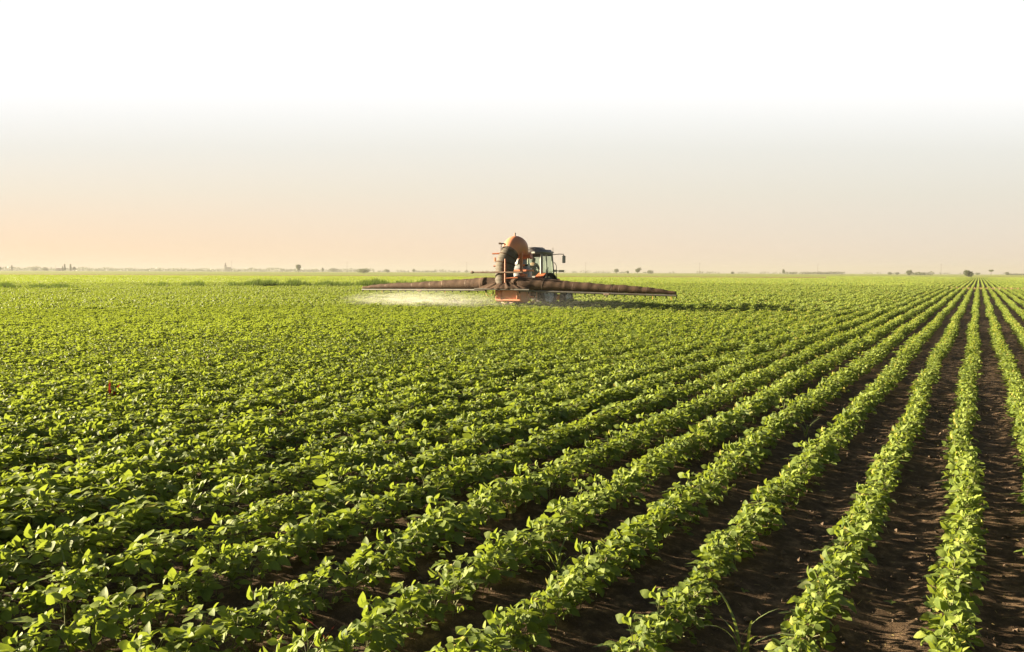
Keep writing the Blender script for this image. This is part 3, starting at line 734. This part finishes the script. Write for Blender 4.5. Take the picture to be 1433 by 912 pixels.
b = MB(); b.tube([(.78, .95, 1.97), (1.02, .98, 1.97), (1.28, 1.0, 1.96)], .022, 6); b.box((.86, .97, 1.97), (.16, .1, .12)); b.box((1.2, 1.0, 1.96), (.26, .1, .1)); b.build('side_lamp', M['black'], tr, bevel=.01)
b = MB(); b.tube(spline([(.80, .9, 2.42), (.93, .92, 2.25), (.95, .93, 1.9), (.95, .95, 1.5)], 5), .018, 6); b.build('grab_rail', M['black'], tr, smooth=True)
for z in (.5, .85): 
    b = MB(); b.box((.82, .95, z + .2), (.22, .3, .03)); b.build('step', M['steel'], tr)
b = MB(); b.tube([(-.55, 1.15, 1.3), (-.55, 1.15, 2.9)], .045, 8); b.build('exhaust_pipe', M['black'], tr)

# driver seated in the cab, seen from behind
dv = empty('person', SP + Vector((0, 2.75 + .16, 1.81)))
tag(dv, 'driver in a navy work shirt sitting in the tractor cab facing ahead', 'person')
def skin(name, verts, edges, radii, mat, parent, root=0, lv=2):
    me = bpy.data.meshes.new(name); me.from_pydata(verts, edges, []); me.materials.append(mat)
    o = bpy.data.objects.new(name, me); COL.objects.link(o); o.parent = parent
    md = o.modifiers.new('skin', 'SKIN'); md.use_smooth_shade = True
    for v_, r in zip(me.skin_vertices[0].data, radii): v_.radius = r if hasattr(r, '__len__') else (r, r)
    me.skin_vertices[0].data[root].use_root = True
    s = o.modifiers.new('smooth', 'SUBSURF'); s.levels = lv; s.render_levels = lv
    return o
V = [(0, 0, .06), (0, 0, .30), (0, .02, .50), (0, .03, .59), (0, .05, .66), (0, .05, .78),
     (.19, .02, .48), (.24, .17, .27), (.16, .42, .24), (.15, .48, .25), (-.19, .02, .48), (-.24, .17, .27), (-.16, .42, .24), (-.15, .48, .25),
     (.1, .02, .05), (.12, .42, .06), (.12, .5, -.32), (.12, .62, -.36), (-.1, .02, .05), (-.12, .42, .06), (-.12, .5, -.32), (-.12, .62, -.36)]
E = [(0, 1), (1, 2), (2, 3), (3, 4), (4, 5), (2, 6), (6, 7), (7, 8), (8, 9), (2, 10), (10, 11), (11, 12), (12, 13), (0, 14), (14, 15), (15, 16), (16, 17), (0, 18), (18, 19), (19, 20), (20, 21)]
Rd = [.13, .13, .12, .055, .09, .095, .06, .045, .035, .04, .06, .045, .035, .04, .08, .065, .05, .04, .08, .065, .05, .04]
body = skin('body', V, E, Rd, M['skin'], dv)
skin('shirt', [V[i] for i in (0, 1, 2, 6, 7, 8, 10, 11, 12)], [(0, 1), (1, 2), (2, 3), (3, 4), (4, 5), (2, 6), (6, 7), (7, 8)], [.16, .155, .145, .082, .064, .048, .082, .064, .048], M['navy'], body)
skin('trousers', [V[i] for i in (0, 14, 15, 16, 18, 19, 20)], [(0, 1), (1, 2), (2, 3), (0, 4), (4, 5), (5, 6)], [.15, .1, .085, .065, .1, .085, .065], M['seat'], body)
b = MB(); b.ring((0, .02, .745), 'z', [(-.15, .085), (-.08, .108), (0, .118), (.05, .105), (.085, .06), (.1, 0)], 16); b.build('hair', M['hair'], body, smooth=True)
b = MB(); b.tube([(0, .14, .70), (0, .165, .685)], [.02, .012], 6); b.build('nose', M['skin'], body, smooth=True)

# ------------------------------------------------------------------ drifting spray under the boom
def mist(name, label, c, size, dens, rz=0, seedoff=0):
    b = MB(); b.ring((0, 0, 0), 'z', [(-.5, .0), (-.46, .32), (-.3, .46), (0, .5), (.3, .46), (.46, .32), (.5, 0)], 24)
    m, t, N, L = new_mat(name + ' volume')
    o = N('ShaderNodeOutputMaterial'); pv = N('ShaderNodeVolumePrincipled'); L(pv.outputs[0], o.inputs['Volume'])
    pv.inputs['Color'].default_value = (1, .985, .95, 1); pv.inputs['Anisotropy'].default_value = .2
    tc = N('ShaderNodeTexCoord'); vl = N('ShaderNodeVectorMath'); vl.operation = 'LENGTH'; L(tc.outputs['Object'], vl.inputs[0])
    fr = N('ShaderNodeMapRange'); L(vl.outputs['Value'], fr.inputs[0]); fr.inputs[1].default_value = .5; fr.inputs[2].default_value = .05; fr.inputs[3].default_value = 0; fr.inputs[4].default_value = 1
    n = N('ShaderNodeTexNoise'); n.inputs['Scale'].default_value = 13; n.inputs['Detail'].default_value = 4
    mp = N('ShaderNodeMapping'); mp.inputs['Location'].default_value = (seedoff, 0, 0); L(tc.outputs['Object'], mp.inputs[0]); L(mp.outputs[0], n.inputs[0])
    nr = N('ShaderNodeMapRange'); L(n.outputs[0], nr.inputs[0]); nr.inputs[1].default_value = .35; nr.inputs[2].default_value = .7
    m1 = N('ShaderNodeMath'); m1.operation = 'MULTIPLY'; L(fr.outputs[0], m1.inputs[0]); L(nr.outputs[0], m1.inputs[1])
    m2 = N('ShaderNodeMath'); m2.operation = 'MULTIPLY'; L(m1.outputs[0], m2.inputs[0]); m2.inputs[1].default_value = dens
    L(m2.outputs[0], pv.inputs['Density'])
    ob = b.build(name, m, smooth=True); ob.location = c; ob.scale = size; ob.rotation_euler = (0, 0, rz)
    tag(ob, label, 'spray', kind='stuff'); return ob
mist('spray_mist', 'white cloud of fine spray drifting under the left half of the boom', SP + Vector((-3.9, -1.3, .42)), (10.5, 6, 1.25), .42, 0, 0)
mist('spray_mist', 'thin bluish spray drifting behind the right half of the boom', SP + Vector((2.6, -.8, .5)), (11.0, 5, 1.3), .05, 0, 7)

# ------------------------------------------------------------------ weeds and grass among the crop
def blade(fo, org, az, Ln, wd, bend, var, n=6):
    V = []; F = []; p_ = np.array(org, float); el = R(82) + random.gauss(0, .1)
    dh = np.array([math.cos(az), math.sin(az), 0]); sd_ = np.array([-math.sin(az), math.cos(az), 0])
    for i in range(n + 1):
        u = i / n; wv = wd * (.6 + .9 * u) * (1 - u) ** .7 if u > 0 else wd * .5
        V += [p_ - sd_ * wv / 2 + np.array([0, 0, .15 * wv]), p_.copy(), p_ + sd_ * wv / 2 + np.array([0, 0, .15 * wv])]
        el -= bend / n; p_ = p_ + (dh * math.cos(el) + np.array([0, 0, 1]) * math.sin(el)) * Ln / n
        if i: a = 3 * (i - 1); F += [(a, a + 1, a + 4, a + 3), (a + 1, a + 2, a + 5, a + 4)]
    fo.add(V, F, var)
def weed(px, py, H, nb, wd, mat, label, cat='grass', bend=1.6, group=None, name='grass_weed'):
    P = ground_at(px, py); fo = Foliage()
    for _ in range(nb):
        blade(fo, (random.gauss(0, .015), random.gauss(0, .015), 0), random.uniform(0, 6.28), H * random.uniform(.6, 1.15), wd * random.uniform(.7, 1.2), bend * random.uniform(.4, 1.2), random.uniform(.3, 1))
    me = fo.mesh(name, [mat]); o = bpy.data.objects.new(name, me); COL.objects.link(o); o.location = P
    tag(o, label, cat, group); return o
G = 'grass weeds in the crop'
weed(783, 806, .38, 11, .016, M['grass'], 'tall pale grass clump in the dark gap at lower centre', group=G)
weed(1040, 918, .36, 7, .022, M['grass'], 'broad striped grass blades at the bottom edge right of centre', group=G)
weed(100, 830, .34, 7, .02, M['grass'], 'green grass blades between plants at the lower left', group=G)
weed(140, 815, .3, 5, .014, M['drygrass'], 'straw coloured bent grass beside the green blades at lower left', group=G)
weed(693, 552, .52, 20, .014, M['grass'], 'tall bright grass tuft rising above the crop below the sprayer', group=G)
weed(588, 640, .42, 15, .016, M['grass'], 'wide leaning grass tuft left of centre in the crop', group=G)
weed(590, 560, .38, 12, .016, M['grass'], 'small grass tuft behind the wide leaning one', group=G)
weed(1090, 510, .42, 12, .016, M['drygrass'], 'yellowed grass tuft among the middle rows on the right', group=G)
weed(1128, 610, .32, 10, .014, M['grass'], 'low grass tuft beside the soil strip right of centre', group=G)
weed(452, 905, .22, 4, .022, M['redleaf'], 'reddish curled weed leaves at the bottom edge left of centre', 'weed', name='red_weed')
weed(152, 572, .46, 3, .06, M['redleaf'], 'single upright dark red dock leaf in the left field', 'weed', .5, name='red_weed')
weed(285, 520, .4, 2, .03, M['redleaf'], 'thin faded red weed stalk farther back in the left field', 'weed', .5, name='red_weed')
weed(715, 728, .33, 7, .016, M['drygrass'], 'dry straw grass inside the row near the picture centre bottom', group=G)
weed(1300, 520, .2, 14, .014, M['drygrass'], 'dry low weed in the soil strip near the right edge', group=G)
for i, (px, py, lb) in enumerate([(1246, 848, 'tiny green seedling alone on the bare soil strip near the bottom right'), (1275, 662, 'tiny seedling on the bare soil halfway down the right strip'), (1352, 915, 'tiny seedling beside the bottom right row'), (1040, 832, 'tiny seedling on the dark soil right of bottom centre'), (1150, 690, 'small thin seedling between the rows on the right'), (1025, 730, 'small seedling in the shaded soil gap right of centre')]):
    P = ground_at(px, py); fo = Foliage(); rg = np.random.default_rng(50 + i)
    for q in range(5):
        a = rg.uniform(0, 6.28); V_, F_ = leaf_local(0, .035 * rg.uniform(.7, 1.2), .018, .2, .2, 0)
        fo.add(place(V_, np.array([0, 0, .02]), np.array([math.cos(a), math.sin(a), .35]), np.array([0, 0, 1.0])), F_, .7)
    o = bpy.data.objects.new('seedling', fo.mesh('seedling', [M['leaf']])); COL.objects.link(o); o.location = P; tag(o, lb, 'seedling', 'seedlings on bare soil')
# crop litter: twigs, straw and clods scattered over the near soil, nobody could count it
fo = Foliage(); rg = np.random.default_rng(77)
for _ in range(4200):
    x = rg.uniform(-8, 3); y = rg.uniform(2, 15)
    if not visible(x, y, .1): continue
    z = .016 + .018 * math.cos((x - ROW0) / ROW * 2 * math.pi); a = rg.uniform(0, 6.28); l = rg.exponential(.02) + .008
    A = np.array([x, y, z]); B = A + np.array([math.cos(a) * l, math.sin(a) * l, rg.uniform(-.004, .01)])
    stick(fo, A, B, rg.uniform(.0008, .0022), 0)
o = bpy.data.objects.new('plant_litter', fo.mesh('plant_litter', [M['drygrass']], False)); COL.objects.link(o); tag(o, 'scattered bits of straw and twigs on the dark soil', 'litter', kind='stuff')
fo = MB(); rg = random.Random(8)
for _ in range(9000):
    x = rg.uniform(-7, 3.2); y = rg.uniform(2, 13)
    if not visible(x, y, .1): continue
    r = min(.026, .004 + rg.expovariate(170)); z = .014 * math.cos((x - ROW0) / ROW * 2 * math.pi) + r * .2
    V_ = [Vector((a_, b_, c_)) * r * rg.uniform(.7, 1.2) + Vector((x, y, z)) for a_, b_, c_ in ((1, 0, 0), (0, 1, 0), (-1, 0, 0), (0, -1, 0), (0, 0, .8), (0, 0, -.8))]
    fo.add(V_, [(0, 1, 4), (1, 2, 4), (2, 3, 4), (3, 0, 4), (1, 0, 5), (2, 1, 5), (3, 2, 5), (0, 3, 5)])
M['clod'] = surf('soil clod', (.10, .068, .047), (.18, .125, .085), .95, scale=9)
o = fo.build('soil_clods', M['clod']); tag(o, 'crumbly clods of dark earth between the crop rows', 'soil', kind='stuff')
# tall grass patches standing in the far crop
def patch(name, lb, x0, x1, y0, y1, n, H, mat, dens=None):
    fo = Foliage()
    for _ in range(n):
        px = random.uniform(x0, x1)
        cc = mnoise.noise(Vector((px * .045, 1.3, 0))) + .5 * mnoise.noise(Vector((px * .2, 4, 0)))
        if cc < random.uniform(-.5, .15): continue
        P = ground_at(px, random.uniform(y0, y1)); h_ = H * random.uniform(.5, 1.1) * (1 + .7 * cc)
        az = random.uniform(0, 6.28); w_ = .05
        for q in range(3):
            a = az + q * 2; fo.add([(P.x - w_ * math.sin(a), P.y + w_ * math.cos(a), 0), (P.x + w_ * math.sin(a), P.y - w_ * math.cos(a), 0), (P.x + .35 * h_ * math.cos(a), P.y + .35 * h_ * math.sin(a), h_)], [(0, 1, 2)], random.uniform(.2, .9))
    o = bpy.data.objects.new(name, fo.mesh(name, [mat], False)); COL.objects.link(o); tag(o, lb, 'grass', kind='stuff')
patch('tall_grass', 'ragged band of tall grass behind the left end of the boom', 372, 610, 402, 404.5, 3600, .78, M['tallgrass'])
patch('tall_grass', 'clumps of tall grass in the far crop left of the long band', 205, 372, 402, 404.5, 1500, .75, M['tallgrass'])
patch('tall_grass', 'low broken grass tufts in the far crop at the left edge', 0, 110, 404, 408, 900, .6, M['tallgrass'])
fo = Foliage()
for _ in range(9000):
    x = random.uniform(-26, 60); y = TRK + random.gauss(.1, .9); h_ = random.uniform(.15, .36); a = random.uniform(0, 6.28)
    fo.add([(x - .05 * math.sin(a), y + .05 * math.cos(a), 0), (x + .05 * math.sin(a), y - .05 * math.cos(a), 0), (x + .1 * math.cos(a), y + .1 * math.sin(a), h_)], [(0, 1, 2)], random.random())
o = bpy.data.objects.new('verge_grass', fo.mesh('verge_grass', [M['drygrass']], False)); COL.objects.link(o); tag(o, 'dry reddish grass along the track crossing the rows', 'grass', kind='stuff')

# ------------------------------------------------------------------ far trees
def crown(fo, rg, c, rad, n, leaf):
    for _ in range(n):
        d = rg.normal(0, 1, 3); d /= np.linalg.norm(d); r = rg.uniform(.55, 1.0) ** .6
        bump_ = 1 + .25 * math.sin(d[0] * 5 + c[0]) * math.sin(d[2] * 4 + c[1])
        p_ = np.array(c) + d * np.array(rad) * r * bump_
        u = unit(rg.normal(0, 1, 3)); v = unit(np.cross(u, rg.normal(0, 1, 3))); s = leaf * rg.uniform(.5, 1.2)
        fo.add([p_ - u * s, p_ + v * s * .7, p_ + u * s, p_ - v * s * .7], [(0, 1, 2, 3)], float(rg.uniform(0, 1)))
def tree(name, label, px, depth, H, W, kind='round', cat='tree', group='trees on the horizon', seed=0):
    rg = np.random.default_rng(900 + seed); e = empty(name, bearing(px, depth)); tag(e, label, cat, group)
    fo = Foliage(); W2 = W / 2
    if kind == 'poplar':
        for i in range(5): crown(fo, rg, (rg.normal(0, .2), 0, H * (.25 + .15 * i)), (W2 * (1 - .12 * i), W2 * (1 - .12 * i), H * .17), 220, H * .04)
    elif kind == 'bush':
        for i in range(7): crown(fo, rg, (rg.uniform(-.6, .6) * W2, rg.uniform(-.5, .5) * W2, H * rg.uniform(.35, .6)), (W2 * .5, W2 * .5, H * .38), 220, H * .06)
    elif kind == 'umbrella':
        for i in range(6): crown(fo, rg, (rg.uniform(-.6, .6) * W2, rg.uniform(-.4, .4) * W2, H * rg.uniform(.72, .86)), (W2 * .45, W2 * .45, H * .13), 160, H * .05)
    elif kind == 'hedge':
        k = max(3, int(W / H * 1.6))
        for i in range(k):
            h_ = H * rg.uniform(.7, 1.0); crown(fo, rg, ((i / (k - 1) - .5) * W * CR[0], (i / (k - 1) - .5) * W * CR[1], h_ * .5), (W / k, W / k, h_ * .5), 200, H * .09)
    else:
        for i in range(8): crown(fo, rg, (rg.uniform(-.5, .5) * W2, rg.uniform(-.5, .5) * W2, H * rg.uniform(.42, .8)), (W2 * .55, W2 * .55, H * .22), 200, H * .045)
    c = bpy.data.objects.new('crown', fo.mesh('crown', [M['treeleaf']], False)); COL.objects.link(c); c.parent = e
    b = MB(); n = 5; b.tube([(0, 0, -.2), (W * .01, 0, H * .3), (-W * .01, W * .01, H * .75)], [H * .03, H * .022, H * .008], 7)
    for i in range(4):
        a = i * 1.6; b.tube([(0, 0, H * (.3 + .08 * i)), (W2 * .5 * math.cos(a), W2 * .5 * math.sin(a), H * (.5 + .08 * i))], [H * .012, H * .004], 5)
    b.build('trunk', M['bark'], e, smooth=True)
# px, depth, height m, width m
T = [('poplar_tree', 'slim poplar at the far left edge of the horizon', 18, 1500, 9, 3.0, 'poplar'),
     ('round_tree', 'round tree beside the leftmost poplar on the horizon', 1, 1500, 8, 5, 'round'),
     ('round_tree', 'broad low tree left of the first pole on the horizon', 64, 1700, 7, 14, 'bush'),
     ('poplar_tree', 'taller of the poplars in the pair left of the plain trees', 92, 1500, 11, 3.6, 'poplar'),
     ('poplar_tree', 'short slim poplar on the left side of its taller twin', 89, 1500, 8, 2.6, 'poplar'),
     ('poplar_tree', 'poplar just left of the small bushy tree on the horizon', 100, 1500, 11, 3.6, 'poplar'),
     ('round_tree', 'small bushy tree right beside the poplars on the horizon', 105, 1500, 7.5, 5.5, 'round'),
     ('round_tree', 'pair of joined low crowns between the edge and the poplars', 50, 2000, 8, 17, 'bush'),
     ('round_tree', 'lone tall round tree above the woods left of the boom tip', 418, 1150, 9.2, 7.0, 'round'),
     ('dark_bush', 'wide dark bush on the horizon above the left boom tip', 508, 800, 4.4, 13, 'bush'),
     ('round_tree', 'small pointed tree between the lone tree and the dark bush', 452, 1500, 7, 3.5, 'round'),
     ('round_tree', 'broad hazy tree group right of the small pointed tree', 467, 1900, 8.5, 27, 'bush'),
     ('small_tree', 'small tree just right of the wide dark bush', 542, 1500, 5.5, 10, 'bush'),
     ('small_tree', 'tiny tree halfway between the dark bush and the air duct', 579, 1500, 6, 6, 'round'),
     ('round_tree', 'dark round tree on the horizon right of the tractor', 891, 1000, 6.6, 8.6, 'round'),
     ('pointed_tree', 'small pointed tree left of the dark round tree', 862, 1200, 6.5, 7, 'round'),
     ('small_tree', 'low bush between the pointed tree and the dark round tree', 878, 1300, 4, 4, 'bush'),
     ('tree_clump', 'pale clump right of the dark round tree', 909, 1400, 6, 13, 'bush'),
     ('small_tree', 'small round tree above the far field right of the boom', 1024, 1300, 3.5, 5, 'bush'),
     ('small_tree', 'small upright tree left of a low flat clump on the right', 1095, 1200, 6.5, 4, 'round'),
     ('low_hedge', 'low flat clump right beside the small upright tree', 1105, 1300, 4, 13, 'hedge'),
     ('low_hedge', 'short dark hedge left of the pole on the right horizon', 1126, 1400, 4, 13, 'hedge'),
     ('low_hedge', 'short hedge at the foot of the pole on the right horizon', 1140, 1400, 4, 9, 'hedge'),
     ('low_hedge', 'long even dark hedge right of the pole', 1162, 1400, 4.2, 38, 'hedge'),
     ('small_tree', 'faint double bush left of the long green hedge', 1243, 1300, 4, 7, 'bush'),
     ('small_tree', 'faint low bush just left of the olive round crown', 1254, 1300, 3.6, 5, 'bush'),
     ('round_tree', 'olive round crown at the left end of the far hedge', 1271, 900, 5.2, 6, 'bush'),
     ('low_hedge', 'dark middle piece of the far hedge on the right', 1279, 1000, 3.6, 8, 'hedge'),
     ('low_hedge', 'long green right end of the far hedge', 1292, 950, 4.0, 14, 'hedge'),
     ('green_bush', 'fresh green bush standing where the rows vanish', 1353, 470, 3.6, 4.6, 'bush'),
     ('low_hedge', 'low grey bush right of the green bush at the row ends', 1367, 1300, 3.6, 8, 'bush'),
     ('umbrella_tree', 'flat topped tree with a bare trunk near the right edge', 1385, 900, 5.8, 4.4, 'umbrella'),
     ('small_tree', 'small bush near the right edge of the horizon', 1407, 1100, 4.2, 5, 'bush'),
     ('low_hedge', 'very low hedge running to the right edge', 1421, 1300, 2.6, 24, 'hedge')]
for i, q in enumerate(T): tree(q[0], q[1], q[2], q[3], q[4] * 1.25, q[5] * 1.1, kind=q[6], seed=i, cat='hedge' if q[6] == 'hedge' else ('bush' if 'bush' in q[0] else 'tree'))
# far-off wood: one hazy mass along the left horizon
fo = Foliage(); rg = np.random.default_rng(5)
px = -90
while px < 1000:
    dens = 1.0 if px < 330 else (.95 if px < 520 else (.35 if px < 700 else .18))
    if rg.uniform() < dens:
        D = rg.uniform(2300, 2700); P = bearing(px, D); h = (12 if px < 520 else 8) * (.6 + .5 * abs(mnoise.noise(Vector((px * .03, 0, 0))) * 2) + rg.uniform(-.1, .15))
        crown(fo, rg, (P.x, P.y, h * .45), (9, 9, h * .5), 26, 2.4)
    px += 2.2
px = 1000
while px < 1520:
    if rg.uniform() < .3:
        D = rg.uniform(2500, 2800); P = bearing(px, D); h = 6
        crown(fo, rg, (P.x, P.y, h * .45), (9, 9, h * .5), 24, 2.2)
    px += 3
o = bpy.data.objects.new('distant_woods', fo.mesh('distant_woods', [M['treeleaf']], False)); COL.objects.link(o)
tag(o, 'hazy low line of distant woods along the horizon', 'woods', kind='stuff')
# church and village house far off
ch = empty('church', bearing(316.5, 2400), YAW); tag(ch, 'distant village church with a pointed spire on the left horizon', 'church')
b = MB(); b.box((0, 0, 8), (5, 5, 16)); b.build('tower', M['wall'], ch)
b = MB(); b.add([(-2.7, -2.7, 16), (2.7, -2.7, 16), (2.7, 2.7, 16), (-2.7, 2.7, 16), (0, 0, 29)], [(0, 1, 4), (1, 2, 4), (2, 3, 4), (3, 0, 4), (0, 3, 2, 1)]); b.build('spire', M['tile'], ch)
b = MB(); b.box((9, 0, 4.5), (13, 8, 9)); b.build('nave', M['wall'], ch)
b = MB(); b.prism([(-4.3, 9), (4.3, 9), (0, 13)], 2.6, 15.8); b.build('roof', M['tile'], ch)
hs = empty('village_house', bearing(84, 1900), YAW); tag(hs, 'pale village house among the trees by the poplars', 'house')
b = MB(); b.box((0, 0, 2), (12, 8, 4)); b.build('wall', M['wall'], hs)
b = MB(); b.prism([(-4.3, 4), (4.3, 4), (0, 6.8)], -6.2, 6.2); b.build('roof', M['tile'], hs)
# power-line poles
pole = None
PL = [(79, 'first wooden pole from the left, beside the poplars'), (126, 'wooden pole right of the poplars on the left horizon'), (190, 'wooden pole halfway between the poplars and the church'), (325, 'thin wooden pole just right of the distant church'), (486, 'thin pole just left of the wide dark bush'),
      (653, 'thin pole a little left of the air duct'), (819, 'thin pole between the tractor and the dark round tree'), (978, 'thin pole just beyond the right boom tip'), (1143, 'thin pole rising from the short hedge on the right'), (1315, 'thin pole left of the fresh green bush')]
for i, (px, lb) in enumerate(PL):
    D = 1250 if i > 2 else 1600; H = 17.5 if i > 2 else 12
    if pole is None:
        pole = empty('utility_pole'); pr = [MB().tube([(0, 0, 0), (0, 0, 1)], [.20, .13], 8).build('pole', M['bark'], pole), MB().box((0, 0, .955), (2.2, .14, .012)).build('crossarm', M['bark'], pole)]
        e = pole
    else:
        e = pole.copy(); COL.objects.link(e)
        for c in pr: c2 = c.copy(); COL.objects.link(c2); c2.parent = e
    e.location = bearing(px, D); e.rotation_euler = (0, 0, YAW * .6); e.scale = (1, 1, H); tag(e, lb, 'pole', 'poles of the power line on the horizon')

# ------------------------------------------------------------------ air
HAZE = True
if HAZE:
    m, t, N, L = new_mat('haze'); o = N('ShaderNodeOutputMaterial'); pv = N('ShaderNodeVolumePrincipled'); L(pv.outputs[0], o.inputs['Volume'])
    pv.inputs['Color'].default_value = (.43, .42, .445, 1); pv.inputs['Density'].default_value = .00030; pv.inputs['Anisotropy'].default_value = 0.08
    hz = MB().box((0, 0, 19.5), (13400, 13400, 41)).build('haze', m); tag(hz, 'thin pale evening haze over the plain', 'haze', kind='stuff')
